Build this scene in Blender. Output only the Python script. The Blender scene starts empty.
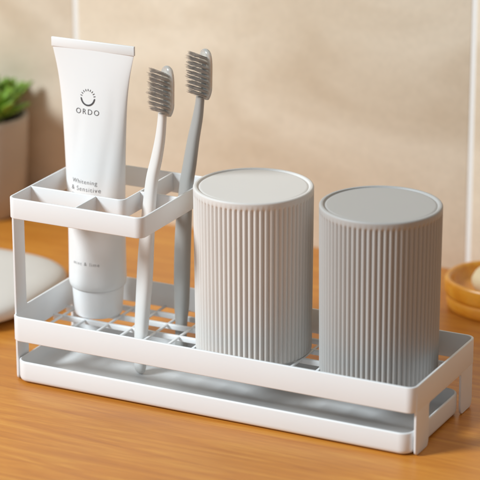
import bpy, bmesh, math, random
from mathutils import Vector, Matrix
random.seed(7)
C = bpy.data.collections.new("scene_objects"); bpy.context.scene.collection.children.link(C)
S = 0.001          # all modelling below is in millimetres; vertices are scaled to metres
PI = math.pi

# ------------------------------------------------------------------ materials
def mat(name):
    m = bpy.data.materials.new(name); m.use_nodes = True
    return m, m.node_tree.nodes, m.node_tree.links, m.node_tree.nodes['Principled BSDF']

def plastic(name, col, rough=.45, spec=.5, bump=.0, bscale=900, trans=0, mottling=.03, sss=0, coat=0):
    m, N, L, B = mat(name)
    B.inputs['Roughness'].default_value = rough
    B.inputs['Specular IOR Level'].default_value = spec
    B.inputs['Transmission Weight'].default_value = trans
    B.inputs['Coat Weight'].default_value = coat
    if sss:
        B.inputs['Subsurface Weight'].default_value = sss
        B.inputs['Subsurface Radius'].default_value = (.004, .003, .002)
        B.inputs['Subsurface Scale'].default_value = 1
    tc = N.new('ShaderNodeTexCoord')
    n1 = N.new('ShaderNodeTexNoise'); n1.inputs['Scale'].default_value = 35; n1.inputs['Detail'].default_value = 5
    L.new(tc.outputs['Object'], n1.inputs['Vector'])
    mx = N.new('ShaderNodeMix'); mx.data_type = 'RGBA'
    mx.inputs['A'].default_value = (*[c*(1-mottling) for c in col], 1)
    mx.inputs['B'].default_value = (*[min(1, c*(1+mottling)) for c in col], 1)
    L.new(n1.outputs['Fac'], mx.inputs['Factor']); L.new(mx.outputs['Result'], B.inputs['Base Color'])
    mr = N.new('ShaderNodeMapRange'); mr.inputs['To Min'].default_value = rough*.88; mr.inputs['To Max'].default_value = rough*1.12
    L.new(n1.outputs['Fac'], mr.inputs['Value']); L.new(mr.outputs['Result'], B.inputs['Roughness'])
    if bump:
        n2 = N.new('ShaderNodeTexNoise'); n2.inputs['Scale'].default_value = bscale; n2.inputs['Detail'].default_value = 3
        L.new(tc.outputs['Object'], n2.inputs['Vector'])
        b = N.new('ShaderNodeBump'); b.inputs['Strength'].default_value = bump; b.inputs['Distance'].default_value = .0004
        L.new(n2.outputs['Fac'], b.inputs['Height']); L.new(b.outputs['Normal'], B.inputs['Normal'])
    return m

def wood(name, c_dark, c_mid, c_light, rough=.35, along=(1, 14, 14), scale=9, coat=.25, spec=.5):
    m, N, L, B = mat(name)
    tc = N.new('ShaderNodeTexCoord')
    mp = N.new('ShaderNodeMapping'); mp.inputs['Scale'].default_value = along
    L.new(tc.outputs['Object'], mp.inputs['Vector'])
    warp = N.new('ShaderNodeTexNoise'); warp.inputs['Scale'].default_value = 2.2; warp.inputs['Detail'].default_value = 2
    L.new(mp.outputs['Vector'], warp.inputs['Vector'])
    add = N.new('ShaderNodeMixRGB'); add.blend_type = 'ADD'; add.inputs['Fac'].default_value = .6
    L.new(mp.outputs['Vector'], add.inputs['Color1']); L.new(warp.outputs['Color'], add.inputs['Color2'])
    g = N.new('ShaderNodeTexNoise'); g.inputs['Scale'].default_value = scale; g.inputs['Detail'].default_value = 6; g.inputs['Roughness'].default_value = .62
    L.new(add.outputs['Color'], g.inputs['Vector'])
    r = N.new('ShaderNodeValToRGB')
    e = r.color_ramp.elements
    e[0].position = .22; e[0].color = (*c_dark, 1); e[1].position = .80; e[1].color = (*c_light, 1)
    x = r.color_ramp.elements.new(.5); x.color = (*c_mid, 1)
    L.new(g.outputs['Fac'], r.inputs['Fac'])
    # fine pores
    mp2 = N.new('ShaderNodeMapping'); mp2.inputs['Scale'].default_value = (along[0]*8, along[1]*9, along[2]*9)
    L.new(tc.outputs['Object'], mp2.inputs['Vector'])
    f = N.new('ShaderNodeTexNoise'); f.inputs['Scale'].default_value = scale; f.inputs['Detail'].default_value = 3
    L.new(mp2.outputs['Vector'], f.inputs['Vector'])
    fr = N.new('ShaderNodeMapRange'); fr.inputs['From Min'].default_value = .35; fr.inputs['From Max'].default_value = .65
    fr.inputs['To Min'].default_value = .93; fr.inputs['To Max'].default_value = 1.03
    L.new(f.outputs['Fac'], fr.inputs['Value'])
    # broad tone drift of the boards, also imitating soft patches of light and shade
    br = N.new('ShaderNodeTexNoise'); br.inputs['Scale'].default_value = 5; br.inputs['Detail'].default_value = 2
    L.new(tc.outputs['Object'], br.inputs['Vector'])
    brr = N.new('ShaderNodeMapRange'); brr.inputs['From Min'].default_value = .3; brr.inputs['From Max'].default_value = .7
    brr.inputs['To Min'].default_value = .86; brr.inputs['To Max'].default_value = 1.12
    L.new(br.outputs['Fac'], brr.inputs['Value'])
    mu = N.new('ShaderNodeMath'); mu.operation = 'MULTIPLY'
    L.new(fr.outputs['Result'], mu.inputs[0]); L.new(brr.outputs['Result'], mu.inputs[1])
    vm = N.new('ShaderNodeVectorMath'); vm.operation = 'SCALE'
    L.new(r.outputs['Color'], vm.inputs[0]); L.new(mu.outputs['Value'], vm.inputs['Scale'])
    L.new(vm.outputs['Vector'], B.inputs['Base Color'])
    rr = N.new('ShaderNodeMapRange'); rr.inputs['To Min'].default_value = rough*.85; rr.inputs['To Max'].default_value = rough*1.2
    L.new(g.outputs['Fac'], rr.inputs['Value']); L.new(rr.outputs['Result'], B.inputs['Roughness'])
    B.inputs['Coat Weight'].default_value = coat; B.inputs['Coat Roughness'].default_value = .3
    B.inputs['Specular IOR Level'].default_value = spec
    b = N.new('ShaderNodeBump'); b.inputs['Strength'].default_value = .12; b.inputs['Distance'].default_value = .0005
    L.new(f.outputs['Fac'], b.inputs['Height']); L.new(b.outputs['Normal'], B.inputs['Normal'])
    return m

def tile_mat():
    m, N, L, B = mat('beige_stone_tile')
    tc = N.new('ShaderNodeTexCoord')
    mp = N.new('ShaderNodeMapping'); mp.inputs['Scale'].default_value = (1, 1, 1.8); mp.inputs['Rotation'].default_value = (0, .45, 0)
    L.new(tc.outputs['Object'], mp.inputs['Vector'])
    n = N.new('ShaderNodeTexNoise'); n.inputs['Scale'].default_value = 7; n.inputs['Detail'].default_value = 4; n.inputs['Distortion'].default_value = .6  # slanted stone mottling, also painting in soft dappled shade on the wall
    L.new(mp.outputs['Vector'], n.inputs['Vector'])
    r = N.new('ShaderNodeValToRGB'); e = r.color_ramp.elements
    e[0].position = .25; e[0].color = (.58, .46, .325, 1); e[1].position = .66; e[1].color = (.79, .69, .55, 1)
    L.new(n.outputs['Fac'], r.inputs['Fac'])
    n2 = N.new('ShaderNodeTexNoise'); n2.inputs['Scale'].default_value = 260; n2.inputs['Detail'].default_value = 3
    L.new(tc.outputs['Object'], n2.inputs['Vector'])
    mr = N.new('ShaderNodeMapRange'); mr.inputs['To Min'].default_value = .93; mr.inputs['To Max'].default_value = 1.07
    L.new(n2.outputs['Fac'], mr.inputs['Value'])
    vm = N.new('ShaderNodeVectorMath'); vm.operation = 'SCALE'
    L.new(r.outputs['Color'], vm.inputs[0]); L.new(mr.outputs['Result'], vm.inputs['Scale'])
    L.new(vm.outputs['Vector'], B.inputs['Base Color'])
    B.inputs['Roughness'].default_value = .45
    return m

M = {}
M['powder'] = plastic('white_powder_coat', (.815, .83, .84), .42, .5, .10, 1400, mottling=.015)
M['tray'] = plastic('white_tray_plastic', (.815, .825, .83), .38, .5, .04, 900, mottling=.015)
M['tube'] = plastic('white_tube_laminate', (.80, .81, .81), .33, .5, .03, 500, mottling=.012)
M['cap'] = plastic('white_cap_plastic', (.85, .85, .85), .3, .5, .0, mottling=.01)
M['ink_light'] = plastic('pale_grey_ink', (.30, .30, .31), .5, .3)
M['ink_mid'] = plastic('mid_grey_ink', (.17, .17, .175), .5, .3)
M['ink'] = plastic('dark_grey_ink', (.075, .075, .08), .5, .3)
M['cup_light'] = plastic('warm_white_ribbed_plastic', (.69, .665, .635), .5, .4, .10, 1500, mottling=.02)
M['cup_grey'] = plastic('taupe_grey_ribbed_plastic', (.44, .43, .415), .5, .4, .10, 1500, mottling=.02)
M['brush_white'] = plastic('white_brush_plastic', (.74, .73, .71), .36, .5, .03, 800, mottling=.015)
M['brush_grey'] = plastic('grey_brush_plastic', (.37, .365, .35), .38, .5, .03, 800, mottling=.02)
M['clear'] = plastic('clear_brush_head', (.86, .86, .83), .2, .5, trans=.65, mottling=.01)
M['bristle'] = plastic('charcoal_bristle', (.55, .54, .52), .35, .6, mottling=.25)
M['bristle_tip'] = plastic('pale_bristle', (.82, .80, .78), .3, .6, mottling=.2)
M['pot'] = plastic('clay_pot', (.52, .45, .38), .85, .2, .5, 300, mottling=.12)
M['soil'] = plastic('dark_soil', (.05, .035, .025), .95, .1, .8, 400, mottling=.4)
M['leaf'] = plastic('succulent_leaf', (.185, .33, .03), .42, .5, .1, 200, mottling=.3, sss=.15)
M['stem'] = plastic('succulent_stem', (.18, .20, .07), .7, .3, .3, 200, mottling=.2)
M['stone'] = plastic('pale_stone', (.66, .63, .59), .6, .35, .15, 220, mottling=.05)
M['soap'] = plastic('cream_soap', (.80, .66, .42), .45, .5, .05, 120, mottling=.04, sss=.25)
M['counter'] = wood('oak_counter', (.44, .135, .014), (.58, .215, .027), (.73, .345, .062), .36, (1, 17, 17), 11, .08, .42)
M['dishwood'] = wood('amber_wood', (.66, .22, .012), (.82, .34, .022), (.88, .47, .06), .3, (1, 8, 8), 20, .5)
M['tile'] = tile_mat()
M['grout'] = plastic('white_grout', (.86, .85, .82), .8, .2, .2, 300, mottling=.03)

# ------------------------------------------------------------------ helpers
def obj(name, bm, m, parent=None, smooth=True, angle=35):
    for v in bm.verts: v.co *= S
    bmesh.ops.recalc_face_normals(bm, faces=bm.faces)
    me = bpy.data.meshes.new(name); bm.to_mesh(me); bm.free()
    for mm in (m if isinstance(m, (list, tuple)) else [m]): me.materials.append(mm)
    if smooth:
        me.polygons.foreach_set('use_smooth', [True]*len(me.polygons))
        me.set_sharp_from_angle(angle=math.radians(angle))
    o = bpy.data.objects.new(name, me); C.objects.link(o); o.parent = parent
    return o
def tag(o, label=None, cat=None, group=None, kind=None):
    if label: o['label'] = label
    if cat: o['category'] = cat
    if group: o['group'] = group
    if kind: o['kind'] = kind
    return o
def thing(name, label, cat, group=None, loc=(0, 0, 0)):
    o = bpy.data.objects.new(name, None); C.objects.link(o); o.empty_display_size = .02
    o.location = Vector(loc)*S
    return tag(o, label, cat, group)
def copy_tree(o, parent=None):
    c = o.copy(); C.objects.link(c); c.parent = parent
    for ch in [x for x in C.objects if x.parent == o]: copy_tree(ch, c)
    return c

def bridge_rings(bm, rings, closed=True, caps=False, closed_len=False):
    R = [[bm.verts.new(p) for p in r] for r in rings]
    n = len(R[0])
    pairs = list(zip(R[:-1], R[1:])) + ([(R[-1], R[0])] if closed_len else [])
    for a, b in pairs:
        for i in range(n if closed else n-1):
            j = (i+1) % n
            try: bm.faces.new((a[i], a[j], b[j], b[i]))
            except ValueError: pass
    if caps and not closed_len:
        bm.faces.new(R[0][::-1]); bm.faces.new(R[-1])
    return R

def rrect(x0, y0, x1, y1, r, seg=8):
    pts = []
    for cx, cy, a0 in ((x1-r, y0+r, -PI/2), (x1-r, y1-r, 0), (x0+r, y1-r, PI/2), (x0+r, y0+r, PI)):
        for k in range(seg+1):
            a = a0 + PI/2*k/seg; pts.append((cx+r*math.cos(a), cy+r*math.sin(a)))
    return pts
def offset_dirs(path, closed):
    n = len(path); out = []
    for i in range(n):
        a = Vector(path[(i-1) % n] if closed or i > 0 else path[i]); b = Vector(path[(i+1) % n] if closed or i < n-1 else path[i])
        t = (b-a).normalized(); out.append(Vector((-t.y, t.x)))       # inward for a counter-clockwise path
    return out
def profile(t, h, e, seg=3):
    """rounded rectangle t wide (0..t inward), h tall"""
    return rrect(0, 0, t, h, e, seg)
def band(bm, path, z0, z1, t=1.6, e=.55, closed=True):
    nd = offset_dirs(path, closed); prof = profile(t, z1-z0, e)
    rings = []
    for (x, y), d in zip(path, nd):
        rings.append([(x+d.x*u, y+d.y*u, z0+v) for u, v in prof])
    bridge_rings(bm, rings, True, not closed, closed)

def filled_plate(outlines, thick, bevel):
    """closed outlines in (u,v) -> bmesh slab with bevelled edges; holes allowed. u,v in mm; slab centred on w=0"""
    cu = bpy.data.curves.new('tmp', 'CURVE'); cu.dimensions = '2D'; cu.fill_mode = 'BOTH'
    cu.extrude = (thick/2-bevel); cu.bevel_depth = bevel; cu.bevel_resolution = 2; cu.offset = -bevel
    for o in outlines:
        s = cu.splines.new('POLY'); s.points.add(len(o)-1); s.use_cyclic_u = True
        for p, q in zip(s.points, o): p.co = (q[0], q[1], 0, 1)
    ob = bpy.data.objects.new('tmp', cu); C.objects.link(ob)
    bpy.context.view_layer.update()
    me = bpy.data.meshes.new_from_object(ob.evaluated_get(bpy.context.evaluated_depsgraph_get()))
    bm = bmesh.new(); bm.from_mesh(me)
    bpy.data.objects.remove(ob); bpy.data.curves.remove(cu); bpy.data.meshes.remove(me)
    bmesh.ops.remove_doubles(bm, verts=bm.verts, dist=1e-4)
    return bm
def round_poly(pts, r, seg=5):
    """round each corner of a polygon; r scalar or list"""
    out = []; n = len(pts)
    for i in range(n):
        p = Vector(pts[i]); a = Vector(pts[i-1])-p; b = Vector(pts[(i+1) % n])-p
        rr = r[i] if isinstance(r, (list, tuple)) else r
        if rr <= 0: out.append(tuple(p)); continue
        rr = min(rr, a.length*.49, b.length*.49)
        A = p+a.normalized()*rr; Bq = p+b.normalized()*rr
        for k in range(seg+1):
            t = k/seg; q = A*(1-t)**2 + p*2*t*(1-t) + Bq*t*t; out.append(tuple(q))
    return out
def bm_box(bm, x0, y0, z0, x1, y1, z1, bev=0, seg=2):
    r = bmesh.ops.create_cube(bm, size=1)
    for v in r['verts']:
        v.co = Vector(((x0+x1)/2+v.co.x*(x1-x0), (y0+y1)/2+v.co.y*(y1-y0), (z0+z1)/2+v.co.z*(z1-z0)))
    if bev:
        es = list({e for v in r['verts'] for e in v.link_edges})
        bmesh.ops.bevel(bm, geom=es, offset=bev, segments=seg, affect='EDGES', profile=.5)
def lathe(bm, prof, cx=0, cy=0, n=96, sx=1, sy=1, power=2):
    """prof [(r,z)...]; r=0 ends are closed"""
    rings = []
    for r, z in prof:
        ring = []
        for i in range(n):
            a = 2*PI*i/n; c, s = math.cos(a), math.sin(a)
            if power != 2:
                k = (abs(c)**power+abs(s)**power)**(-1/power); c, s = c*k, s*k
            ring.append((cx+r*sx*c, cy+r*sy*s, z))
        rings.append(ring)
    return bridge_rings(bm, rings, True, True)

# ------------------------------------------------------------------ setting
bm = bmesh.new()
bm_box(bm, -1500, -1300, -30, 1500, 330, 0)
counter = tag(obj('counter', bm, M['counter'], smooth=False), 'warm oak coloured wooden countertop under the white rack', None, None, 'structure')
WY = 325
wall = None
bm = bmesh.new()
for i in range(-4, 5):
    for k in range(3):
        x0 = -138.5+i*321; z0 = -14+k*321
        bm_box(bm, x0+1.8, WY, z0+1.8, x0+319.2, WY+9, z0+319.2, .8, 2)
wall = tag(obj('wall', bm, M['tile']), 'beige stone tiled wall with white grout behind the rack', None, None, 'structure')
bm = bmesh.new(); bm_box(bm, -1500, WY+.5, -30, 1500, WY+8, 949)
obj('grout', bm, M['grout'], wall, False)

# ------------------------------------------------------------------ the rack
W, D = 278.8, 98.0
ZRB, ZRT, ZG0, ZG1 = 28.3, 44.9, 110.5, 124.0
WR, DR = 96.6, 93.7
XD, YD = 69.0, 27.0
rack = thing('bathroom_rack', 'white metal two-level countertop rack with a divided upper ring on its left', 'rack')
bm = bmesh.new(); band(bm, rrect(0, 0, W, D, 6.0, 10), ZRB, ZRT, 1.7, .6)
obj('basket_rail', bm, M['powder'], rack, angle=50)
bm = bmesh.new(); band(bm, rrect(0, 0, WR, DR, 5.5, 10), ZG0, ZG1, 1.7, .6)
obj('holder_ring', bm, M['powder'], rack, angle=50)
# dividers
path = [(1.2, YD)]
r = 5
for k in range(9):
    a = -PI/2 + PI/2*k/8
    path.append((XD-r+r*math.cos(a), YD+r+r*math.sin(a)))
path.append((XD, DR-1.2))
bm = bmesh.new(); band(bm, path, ZG0+1.2, ZG1-.15, 1.4, .45, closed=False)
obj('divider', bm, M['powder'], rack, angle=50)
for (xa, ya, xb, yb) in ((49.2, 1.2, 49.2, YD+.4), (XD-.6, 48.0, WR-1.0, 48.0)):
    bm = bmesh.new(); band(bm, [(xa, ya), (xb, yb)], ZG0+1.4, ZG1-.25, 1.4, .45, closed=False)
    obj('divider', bm, M['powder'], rack, angle=50)
# left end plate: feet, arch, lower rail side, front and rear posts, upper window
def to_yz(bm, x):
    for v in bm.verts:
        u, w, t = v.co; v.co = (x+t, u, w)
yf, yb_, yp = 5.0, D-5.6, DR-5.6
out = round_poly([(yf, .2), (yf+12, .2), (yf+13.5, 4), (yf+13.5, 16), (yf+13.5, ZRB+.8), (yb_-17.5, ZRB+.8), (yb_-17.5, 4), (yb_-15.5, .2), (yb_, .2), (yb_, 40), (yp, 46), (yp, 117), (yf, 117)],
                 [3, 2, 3, 0, 2, 2, 3, 2, 3, 2, 3, 0, 0])
win = round_poly([(yf+12.5, 47.5), (yp-3.5, 47.5), (yp-3.5, ZG0-1.0), (yf+12.5, ZG0-1.0)][::-1], 2.0)
bm = filled_plate([out, win], 1.55, .35); to_yz(bm, .86)
obj('end_plate', bm, M['powder'], rack, angle=40)
# right end plate: feet and slot only
out = round_poly([(yf-1.5, .2), (yf+16.5, .2), (yf+18.2, 4), (yf+18.2, ZRB-.6), (yb_-18, ZRB-.6), (yb_-18, 4), (yb_-16.5, .2), (yb_+.5, .2), (yb_+.5, 40), (yf-1.5, 40)],
                 [4, 6, 2, 2.2, 2.2, 2, 5, 5, 0, 0])
bm = filled_plate([out], 1.55, .35); to_yz(bm, W-.88)
obj('end_plate', bm, M['powder'], rack, angle=40)
# grid floor
bm = bmesh.new()
zf0, zf1 = ZRB-2.0, ZRB+1.5
x = 7.8
while x < W-4:
    bm_box(bm, x-1.0, 1.2, ZRB+.3, x+1.0, D-1.2, zf1-.12, .4); x += 17.3
for y in (17, 34, 51, 67.6, 84.5):
    bm_box(bm, 1.2, y-1.25, zf0, W-1.2, y+1.25, zf1, .5)
obj('grid_floor', bm, M['powder'], rack, angle=50)

# drip tray (a drawer under the rack)
bm = bmesh.new()
tx0, ty0, tx1, ty1 = 2.0, .2, W-2.6, 80.0
def tray_ring(ins, z, r): return [(x, y, z) for x, y in rrect(tx0+ins, ty0+ins, tx1-ins, ty1-ins, max(r-ins, .8), 10)]
seq = [(9, .9, 11), (2.4, .9, 9), (1.0, 1.3, 8), (.3, 2.4, 8), (0, 4, 8), (0, 13.7, 8), (.2, 14.5, 8), (.8, 14.9, 8), (1.3, 14.7, 8), (1.6, 14.0, 8), (1.7, 6, 8), (2.2, 4.2, 8), (3.6, 3.2, 8.5), (9, 3.0, 11)]
bridge_rings(bm, [tray_ring(*s) for s in seq], True, True)
tray = tag(obj('drip_tray', bm, M['tray'], angle=60), 'shallow white drip tray slid in under the basket of the rack', 'tray')

# ------------------------------------------------------------------ ribbed cups
def make_cup(name, label, cx, cy, m):
    root = thing(name, label, 'cup', 'ribbed cups standing upside down in the rack', (cx, cy, ZRB+1.5))
    H, RT, RB = 107.2, 37.5, 36.7
    nrib, sp = 70, 12; n = nrib*sp
    def R(z): return RB+(RT-RB)*z/H
    def ribr(i):
        t = (i % sp)/sp; c = abs(math.cos(PI*t))            # crest at t=0, narrow groove at .5
        return 1-c**.95
    rings = []
    def ring(r, z, k): return [((r-k*ribr(i))*math.cos(2*PI*i/n), (r-k*ribr(i))*math.sin(2*PI*i/n), z) for i in range(n)]
    rings.append(ring(RB-3.0, 0, 0)); rings.append(ring(RB-1.2, 0, 0)); rings.append(ring(RB-.5, .5, .3))
    g = 1.2
    for z in (1.2, 3, 20, 40, 60, 80, 97, H-6.0): rings.append(ring(R(z), z, g))
    rings.append(ring(R(H-5), H-5.0, g*.75)); rings.append(ring(R(H-4.4), H-4.4, g*.3)); rings.append(ring(R(H-3.9), H-3.9, 0))
    for a in range(0, 7):
        t = PI/2*a/6; rings.append(ring(RT-1.3+1.3*math.cos(t), H-1.3+1.3*math.sin(t), 0))
    for a in range(1, 5):
        t = PI/2*a/4; rings.append(ring(RT-2.1-.5*math.sin(t), H-.5+.5*math.cos(t), 0))
    rings.append(ring(RT-2.7, H-.8, 0)); rings.append(ring(RT-3.2, H-1.05, 0)); rings.append(ring(RT-6, H-1.1, 0))
    bm = bmesh.new(); R_ = bridge_rings(bm, rings, True, False)
    o = obj('cup_wall', bm, m, root, angle=75)
    bm = bmesh.new(); lathe(bm, [(RT-3.5, H-3.2), (RT-3.5, H-1.0), (RT-4.2, H-.62), (RT-5, H-.6), (RT-12, H-.6), (RT-24, H-.6), (4, H-.6)], n=128)
    obj('cup_base', bm, m, root, angle=60)
    return root
make_cup('ribbed_cup', 'off-white ribbed cup upside down, the nearer one to the toothbrushes', 145.5, 54.6, M['cup_light'])
make_cup('ribbed_cup', 'taupe grey ribbed cup upside down at the right end of the rack', 231.2, 55.2, M['cup_grey'])

# ------------------------------------------------------------------ toothpaste tube
TX, TY = 26.2, 66.5
ZF = ZRB+1.6
tube = thing('toothpaste_tube', 'white toothpaste tube standing on its cap with a smile emblem', 'toothpaste', None, (TX, TY, ZF))
Z0T, Z1T = 50.0-ZF, 206.5-ZF                  # shoulder and start of the crimp, from the tube's foot
def tube_ab(z):
    t = max(0, min(1, (z-Z0T)/(Z1T-Z0T)))
    b = 18.9*(1-t)**1.05+.80*t
    K = [(0, 18.9), (.2, 19.6), (.435, 21.0), (.68, 22.9), (.8, 24.2), (.89, 26.0), (.96, 28.2), (1, 29.8)]
    for (t0, a0), (t1, a1) in zip(K, K[1:]):
        if t <= t1:
            i = K.index((t0, a0)); am = K[max(i-1, 0)]; ap = K[min(i+2, len(K)-1)]
            m0 = (a1-am[1])/(t1-am[0]); m1 = (ap[1]-a0)/(ap[0]-t0); h = t1-t0; u = (t-t0)/h
            return (2*u**3-3*u*u+1)*a0+(u**3-2*u*u+u)*h*m0+(-2*u**3+3*u*u)*a1+(u**3-u*u)*h*m1, b
    return K[-1][1], b
def dent(x, z):                       # soft hand-squeezed dents in the laminate
    k_ = max(0, math.sin(PI*min(1, max(0, (z-Z0T)/(Z1T-Z0T)))))
    d = .6*math.exp(-((x-10-.12*(z-90))/4.0)**2-((z-95)/38)**2)+.35*math.exp(-((x+9-.1*(z-120))/3.5)**2-((z-125)/20)**2)
    return k_*(d+.25*math.exp(-((x-16)/3.0)**2-((z-140)/16)**2))
n = 192
bm = bmesh.new(); rings = []
def ell(a, b, z): return [(a*math.cos(2*PI*i/n), b*math.sin(2*PI*i/n), z) for i in range(n)]
for rr_, zz_ in ((15, -.9), (16.9, -.9), (17.5, -.6), (18.0, .1), (18.4, 1.1), (18.7, 2.4), (18.85, 3.8)): rings.append(ell(rr_, rr_, Z0T+zz_))
for k in range(2, 41):
    z = Z0T+(Z1T-Z0T)*k/40; a, b = tube_ab(z)
    rg = [(x, y+(dent(x, z_) if y < 0 else -dent(x, z_)*.5), z_) for x, y, z_ in ell(a, b, z)]
    rings.append(rg)
bridge_rings(bm, rings, True, True)
obj('tube_body', bm, M['tube'], tube, angle=50)
bm = bmesh.new()
aw = tube_ab(Z1T)[0]
bm_box(bm, -aw-.35, -.84, Z1T-.5, aw+.35, .84, Z1T+5.6, .3, 2)
obj('crimp', bm, M['tube'], tube, angle=50)
bm = bmesh.new()
lathe(bm, [(11, 0), (14.4, 0), (15.3, .35), (15.7, 1.2), (16.9, 18.4), (16.8, 19.0), (16, 19.3), (10, 19.4)], n=96)
obj('cap', bm, M['cap'], tube, angle=50)

def wrap(px, pz):
    """px = arc length from the front line, pz = height above the foot -> point on tube, lifted slightly"""
    a, b = tube_ab(pz); th = -PI/2; N_ = 24; ds = px/N_
    for _ in range(N_):
        th += ds/math.sqrt((a*math.sin(th))**2+(b*math.cos(th))**2)
    nrm = Vector((math.cos(th)/a, math.sin(th)/b, 0)).normalized()
    return Vector((a*math.cos(th), b*math.sin(th)+dent(a*math.cos(th), pz), pz))+nrm*.16
def text_bm(body, size, spacing=1.0, bold=0.0):
    cu = bpy.data.curves.new('tmp', 'FONT'); cu.body = body; cu.size = size; cu.align_x = 'CENTER'
    cu.space_character = spacing; cu.offset = bold; cu.resolution_u = 6
    ob = bpy.data.objects.new('tmp', cu); C.objects.link(ob); bpy.context.view_layer.update()
    me = bpy.data.meshes.new_from_object(ob.evaluated_get(bpy.context.evaluated_depsgraph_get()))
    b = bmesh.new(); b.from_mesh(me)
    bpy.data.objects.remove(ob); bpy.data.curves.remove(cu); bpy.data.meshes.remove(me)
    bmesh.ops.subdivide_edges(b, edges=[e for e in b.edges if e.calc_length() > .8], cuts=1)
    bmesh.ops.triangulate(b, faces=b.faces)
    return b
def stick(b, x, z):
    for v in b.verts: v.co = wrap(x+v.co.x, z+v.co.y)
    return b
obj('lettering', stick(text_bm('ORDO', 4.95, 1.36, -.015), -2.2, 165.2-ZF), M['ink'], tube, False)
obj('lettering', stick(text_bm('Whitening', 3.95, 1.14, -.035), -2.9, 120.2-ZF), M['ink_mid'], tube, False)
obj('lettering', stick(text_bm('& Sensitive', 4.2, 1.18, -.035), -2.0, 115.4-ZF), M['ink_mid'], tube, False)
obj('lettering', stick(text_bm('Toothpaste', 3.95, 1.14, -.035), -2.4, 110.6-ZF), M['ink_mid'], tube, False)
obj('lettering', stick(text_bm('mint & lime', 3.3, 1.25, -.03), 0.3, 67.0-ZF), M['ink_light'], tube, False)
# emblem: smile arc with short rays above
bm = bmesh.new(); ez = 175.9-ZF; ex = -2.2
ring_o, ring_i = [], []
for k in range(33):
    a = math.radians(-178+176*k/32); w = .85*min(1, .7+1.6*math.sin(PI*k/32))
    ring_o.append(wrap(5.4*math.cos(a)+ex, ez+5.4*math.sin(a))); ring_i.append(wrap((5.4-1.25*w)*math.cos(a)+ex, ez+(5.4-1.25*w)*math.sin(a)))
vo = [bm.verts.new(p) for p in ring_o]; vi = [bm.verts.new(p) for p in ring_i]
for k in range(32): bm.faces.new((vo[k], vo[k+1], vi[k+1], vi[k]))
for k in range(9):
    a = math.radians(14+152*k/8); c, s = math.cos(a), math.sin(a); h = .3
    q = [(4.3*c-h*s, 4.3*s+h*c), (5.7*c-h*.7*s, 5.7*s+h*.7*c), (5.7*c+h*.7*s, 5.7*s-h*.7*c), (4.3*c+h*s, 4.3*s-h*c)]
    bm.faces.new([bm.verts.new(wrap(x+ex, ez+z)) for x, z in q])
obj('emblem', bm, M['ink'], tube, False)

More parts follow.
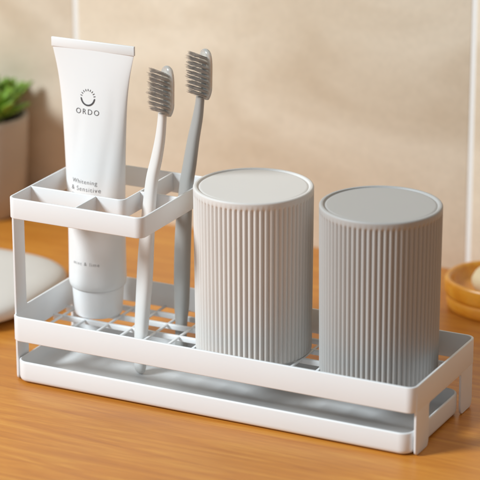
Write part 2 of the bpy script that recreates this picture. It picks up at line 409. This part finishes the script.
# ------------------------------------------------------------------ toothbrushes
F = Vector((-.444, -.896, 0)); SD = Vector((.896, -.444, 0))
def catmull(P, m=6):
    out = []
    for i in range(len(P)-1):
        p0, p1, p2, p3 = P[max(i-1, 0)], P[i], P[i+1], P[min(i+2, len(P)-1)]
        for k in range(m):
            t = k/m
            out.append([.5*((2*b)+(-a+c)*t+(2*a-5*b+4*c-d)*t*t+(-a+3*b-3*c+d)*t**3) for a, b, c, d in zip(p0, p1, p2, p3)])
    out.append(list(P[-1])); return out
def make_brush(label, pts, mh, zneck, ztop, seed):
    """pts: (x,y,z,width,thickness) centre line from the foot up to the neck"""
    rnd = random.Random(seed)
    base = Vector(pts[0][:3])
    root = thing('toothbrush', label, 'toothbrush', 'toothbrushes standing in the upper ring', base)
    cl = catmull(pts, 6); rings = []; n = 24
    def sec(c, w, t, p=2.6):
        r_ = []
        for i in range(n):
            a = 2*PI*i/n; cs, sn = math.cos(a), math.sin(a); k = (abs(cs)**p+abs(sn)**p)**(-1/p)
            r_.append(Vector(c)-base+SD*(w/2*cs*k)+F*(t/2*sn*k))
        return r_
    # rounded foot
    x, y, z, w, t = cl[0]
    for k in range(6):
        a = PI/2*k/6; rings.append(sec((x, y, z+4.5*(1-math.sin(a))*1.0), max(w*math.cos(PI/2-a), .8), max(t*math.cos(PI/2-a), .6)))
    rings = [sec((x, y, z+4.5*(1-math.cos(PI/2*k/6))), max(w*math.sin(PI/2*k/6), .6), max(t*math.sin(PI/2*k/6), .5)) for k in range(6)]
    for c in cl:
        if c[2] >= z+4.5: rings.append(sec(c[:3], c[3], c[4]))
    bm = bmesh.new(); bridge_rings(bm, rings, True, True)
    obj('handle', bm, mh, root, angle=60)
    # head: clear plate, oval, with a thin coloured core
    top = Vector(cl[-1][:3]); hb = top+Vector((.893, .45, 0))*3.0+Vector((0, 0, -1.0)); L_ = ztop-zneck+1
    tilt = Vector((pts[-1][0]-pts[-2][0], pts[-1][1]-pts[-2][1], pts[-1][2]-pts[-2][2])).normalized()
    up = (Vector((0, 0, 1))*.8+tilt*.2).normalized()
    def head(wf, tf, off, l0, l1, p=2.4):
        rg = []
        N_ = 28
        for k in range(N_+1):
            s = .5-.5*math.cos(PI*k/N_); zz = l0+(l1-l0)*s
            e = (max(0, 1-((s-.6)/.4)**2.6))**(1/2.2) if s > .6 else min(1, .5+.5*math.sin(PI/2*min(1, s/.25)))
            rg.append([q for q in sec(hb+up*zz+F*off, max(wf*e, .4), max(tf*min(1, e*1.5), .3), p)])
        b = bmesh.new(); bridge_rings(b, rg, True, True); return b
    obj('head', head(13.0, 4.4, 0, -.5, L_), M['clear'], root, angle=60)
    obj('head_core', head(5.0, 1.8, .2, -.2, L_-8), mh, root, angle=60)
    # bristles: rows of tufts
    bm = bmesh.new()
    dirn = (F+Vector((0, 0, .44))).normalized()
    rows = 9
    for j in range(rows):
        s = (j+.5)/rows
        zz = .6+(L_-4.4)*s
        half = 4.7*min(1, math.sqrt(max(.05, 1-((s-.5)/.56)**4)))
        for c_ in range(5):
            o_ = -half+2*half*c_/4
            root_p = hb+up*zz+F*1.7+SD*o_-base
            ln = 9.9+(.5 if (j+c_) % 2 else -.3)
            for f in range(24):
                a = rnd.random()*2*PI; rr = .95*math.sqrt(rnd.random())
                p0 = root_p+SD*(rr*math.cos(a))+up*(rr*math.sin(a))
                sp_ = SD*(rr*math.cos(a)*.9+rnd.gauss(0, .22))+up*(rr*math.sin(a)*.5+rnd.gauss(0, .24))
                l2 = ln*(1+rnd.gauss(0, .04))
                q = [p0, p0+dirn*l2*.55+sp_*.35, p0+dirn*l2+sp_+up*-.15]
                rd = [.15, .13, .05]
                prev = None
                for c3, r3 in zip(q, rd):
                    vs = [bm.verts.new(c3+SD*(r3*math.cos(b_))+up*(r3*math.sin(b_))) for b_ in (0, 2*PI/3, 4*PI/3)]
                    if prev:
                        for i in range(3):
                            fc = bm.faces.new((prev[i], prev[(i+1) % 3], vs[(i+1) % 3], vs[i]))
                            fc.material_index = 1 if f % 3 == 0 else 0
                    prev = vs
    obj('bristles', bm, [M['bristle'], M['bristle_tip']], root, angle=80)
    return root
make_brush('white toothbrush with grey bristles beside the toothpaste tube', [
    (70.4, 41.6, 3.05, 9.2, 5.5), (70.7, 43.0, 28.7, 10.2, 6.6), (74.2, 42.6, 67.5, 12.4, 7.6), (76.6, 41.8, 94.4, 11.6, 7.2), (78.6, 42.2, 117.7, 10.0, 6.4),
    (80.8, 42.7, 135.8, 9.3, 6.0), (83.9, 42.9, 149.0, 8.6, 5.6), (86.3, 43.2, 161.2, 7.4, 5.2), (87.6, 43.5, 172.0, 6.2, 4.8), (88.1, 43.6, 178.6, 5.8, 4.6)], M['brush_white'], 178.6, 209, 3)
make_brush('grey toothbrush with grey bristles, standing behind the white one', [
    (82.6, 73.4, 3.05, 8.6, 5.4), (83.2, 74.5, 29.9, 9.4, 6.0), (83.6, 74.6, 45, 12.0, 7.6), (85.0, 74.5, 85.8, 12.6, 8.0), (86.8, 75.9, 119.2, 10.6, 7.0),
    (89.3, 76.6, 136.4, 10.2, 6.6), (91.7, 77.4, 152.7, 9.0, 6.0), (94.4, 78.2, 167.2, 7.6, 5.4), (95.7, 78.6, 176.2, 6.2, 4.8), (96.2, 78.8, 181.5, 5.8, 4.6)], M['brush_grey'], 181.5, 212.5, 5)

# ------------------------------------------------------------------ background things
bm = bmesh.new()
prof = []
for k in range(15):
    a = -PI/2+PI*k/14
    prof.append((max(.04, math.copysign(abs(math.cos(a))**.55, 1)), 10.5+10.5*math.copysign(abs(math.sin(a))**.8, math.sin(a))))
lathe(bm, [(max(r, .02), z) for r, z in prof], n=96, sx=66, sy=67, power=3.0)
o = obj('stone_tray', bm, M['stone'], angle=80); o.location = Vector((-113, 117, 0))*S
tag(o, 'smooth off-white rounded stone slab lying behind the left end of the rack', 'stone')

dx_, dy_ = 240, 266
bm = bmesh.new()
lathe(bm, [(.6, 0), (.92, 0), (.96, 1.2), (.975, 8.2), (.955, 9.0), (.955, 9.8), (.985, 10.6), (1.0, 13), (1.0, 20.5), (.985, 22), (.955, 22.5), (.925, 22), (.90, 20), (.84, 13.5), (.6, 12)], n=120, sx=48, sy=36, power=2.3)
o = obj('soap_dish', bm, M['dishwood'], angle=60); o.location = Vector((dx_, dy_, 0))*S
tag(o, 'amber wooden oval soap dish on the counter right of the grey cup', 'soap dish')
bm = bmesh.new()
lathe(bm, [(.3, 0), (.8, .3), (.93, 2.5), (1, 6.5), (1, 9.5), (.93, 13.5), (.8, 15.8), (.3, 17)], n=96, sx=30, sy=22, power=2.5)
o = obj('soap_bar', bm, M['soap'], angle=80); o.location = Vector((dx_+1, dy_, 12.3))*S
tag(o, 'cream coloured rounded soap bar resting in the amber wooden dish', 'soap')

plant = thing('potted_succulent', 'small green succulent in a brown clay pot at the left by the wall', 'plant', None, (-199, 289, 0))
bm = bmesh.new()
lathe(bm, [(12, 0), (23, 0), (25, 1.5), (29.5, 20), (31.6, 48), (32.6, 74), (32.8, 78), (32.2, 79), (30.0, 79), (29.3, 77), (28.6, 70), (6, 69)], n=80)
obj('pot', bm, M['pot'], plant, angle=50)
bm = bmesh.new(); lathe(bm, [(29.0, 70.5), (27, 73), (15, 74), (4, 74.5)], n=48)
obj('soil', bm, M['soil'], plant)
def leaf_bm(L_=30, w=12.5, t=4.6):
    b = bmesh.new(); rg = []
    for k in range(13):
        s = k/12; ww = w/2*(math.sin(PI*min(1, s*.93+.05))**.75)*(.55+.9*s if s < .5 else 1)*(1 if s < .98 else .4)
        bend = 5.5*s*s
        rg.append([(max(ww, .35)*math.cos(a), max(t/2*math.sin(PI*min(1, s*.9+.08))**.6, .25)*math.sin(a)+bend*-.6+ (abs(math.cos(a))*1.1), L_*s) for a in [2*PI*i/10 for i in range(10)]])
    bridge_rings(b, rg, True, True); return b
proto = None
rnd = random.Random(11)
heads = [(0, 0, 82, 1.0, 22), (20, -10, 80, .85, 16), (-18, -8, 80, .85, 15), (10, 17, 80, .85, 14), (-12, 16, 80, .8, 12), (12, -22, 78, .7, 11)]
for hx, hy, hz, sc, cnt in heads:
    bm = bmesh.new(); lathe(bm, [(2.2*sc, 70-hz), (2.4*sc, 0), (1.2*sc, 8*sc)], n=12)
    st = obj('stem', bm, M['stem'], plant); st.location = Vector((hx, hy, hz))*S
    for k in range(cnt):
        if proto is None: lf = proto = obj('leaf', leaf_bm(), M['leaf'], plant, angle=80)
        else: lf = proto.copy(); C.objects.link(lf); lf.parent = plant
        s = k/cnt; az = k*2.39996+rnd.gauss(0, .15); el = math.radians(30+55*s+rnd.gauss(0, 5))
        q = Matrix.Rotation(az, 4, 'Z') @ Matrix.Rotation(PI/2-el, 4, 'X')
        k_ = sc*(1.05-.35*s)*(1+rnd.gauss(0, .07))
        lf.matrix_local = Matrix.Translation(Vector((hx, hy, hz+7*s*sc))*S) @ q @ Matrix.Scale(k_, 4)

# ------------------------------------------------------------------ light
tgt = Vector((130, 60, 50))*S
def area(name, direction, dist, size, power, col):
    l = bpy.data.lights.new(name, 'AREA'); l.shape = 'DISK'; l.size = size; l.energy = power; l.color = col
    o = bpy.data.objects.new(name, l); bpy.context.scene.collection.objects.link(o)
    d = Vector(direction).normalized(); o.location = tgt+d*dist
    o.rotation_euler = (-d).to_track_quat('-Z', 'Y').to_euler()
    return o
az = Vector((-.893, -.45, 0)); tw = Vector((.45, -.893, 0))
el, rot = math.radians(36), math.radians(20)
area('key_lamp', (az*math.cos(rot)+tw*math.sin(rot))*math.cos(el)+Vector((0, 0, math.sin(el))), 3.4, 1.0, 138, (.86, .95, 1))
area('fill_lamp', az*.3+tw*.9+Vector((0, 0, .6)), 1.9, 1.3, 1.8, (.84, .94, 1))
w = bpy.data.worlds.new('World'); bpy.context.scene.world = w; w.use_nodes = True
bg = w.node_tree.nodes['Background']; bg.inputs['Color'].default_value = (1, .985, .97, 1); bg.inputs['Strength'].default_value = .215

# ------------------------------------------------------------------ camera
cam = bpy.data.cameras.new('camera'); co = bpy.data.objects.new('camera', cam); bpy.context.scene.collection.objects.link(co)
loc = Vector((818.05, -1297.74, 616.37))*S
yaw, pitch, roll = .4671, .3288, -.0031
fw = Vector((-math.cos(pitch)*math.sin(yaw), math.cos(pitch)*math.cos(yaw), -math.sin(pitch)))
r_ = Vector((math.cos(yaw), math.sin(yaw), 0)); u_ = r_.cross(fw)
r2 = r_*math.cos(roll)+u_*math.sin(roll); u2 = -r_*math.sin(roll)+u_*math.cos(roll)
co.matrix_world = Matrix(((r2.x, u2.x, -fw.x, loc.x), (r2.y, u2.y, -fw.y, loc.y), (r2.z, u2.z, -fw.z, loc.z), (0, 0, 0, 1)))
cam.sensor_width = 36; cam.lens = 2563.17/480*36; cam.clip_start = .05; cam.clip_end = 20
cam.dof.use_dof = True; cam.dof.focus_distance = (Vector((140, 40, 60))*S-loc).dot(fw); cam.dof.aperture_fstop = 8.0
sc = bpy.context.scene; sc.camera = co
sc.view_settings.view_transform = 'Standard'; sc.view_settings.look = 'None'; sc.view_settings.exposure = 0; sc.view_settings.gamma = 1
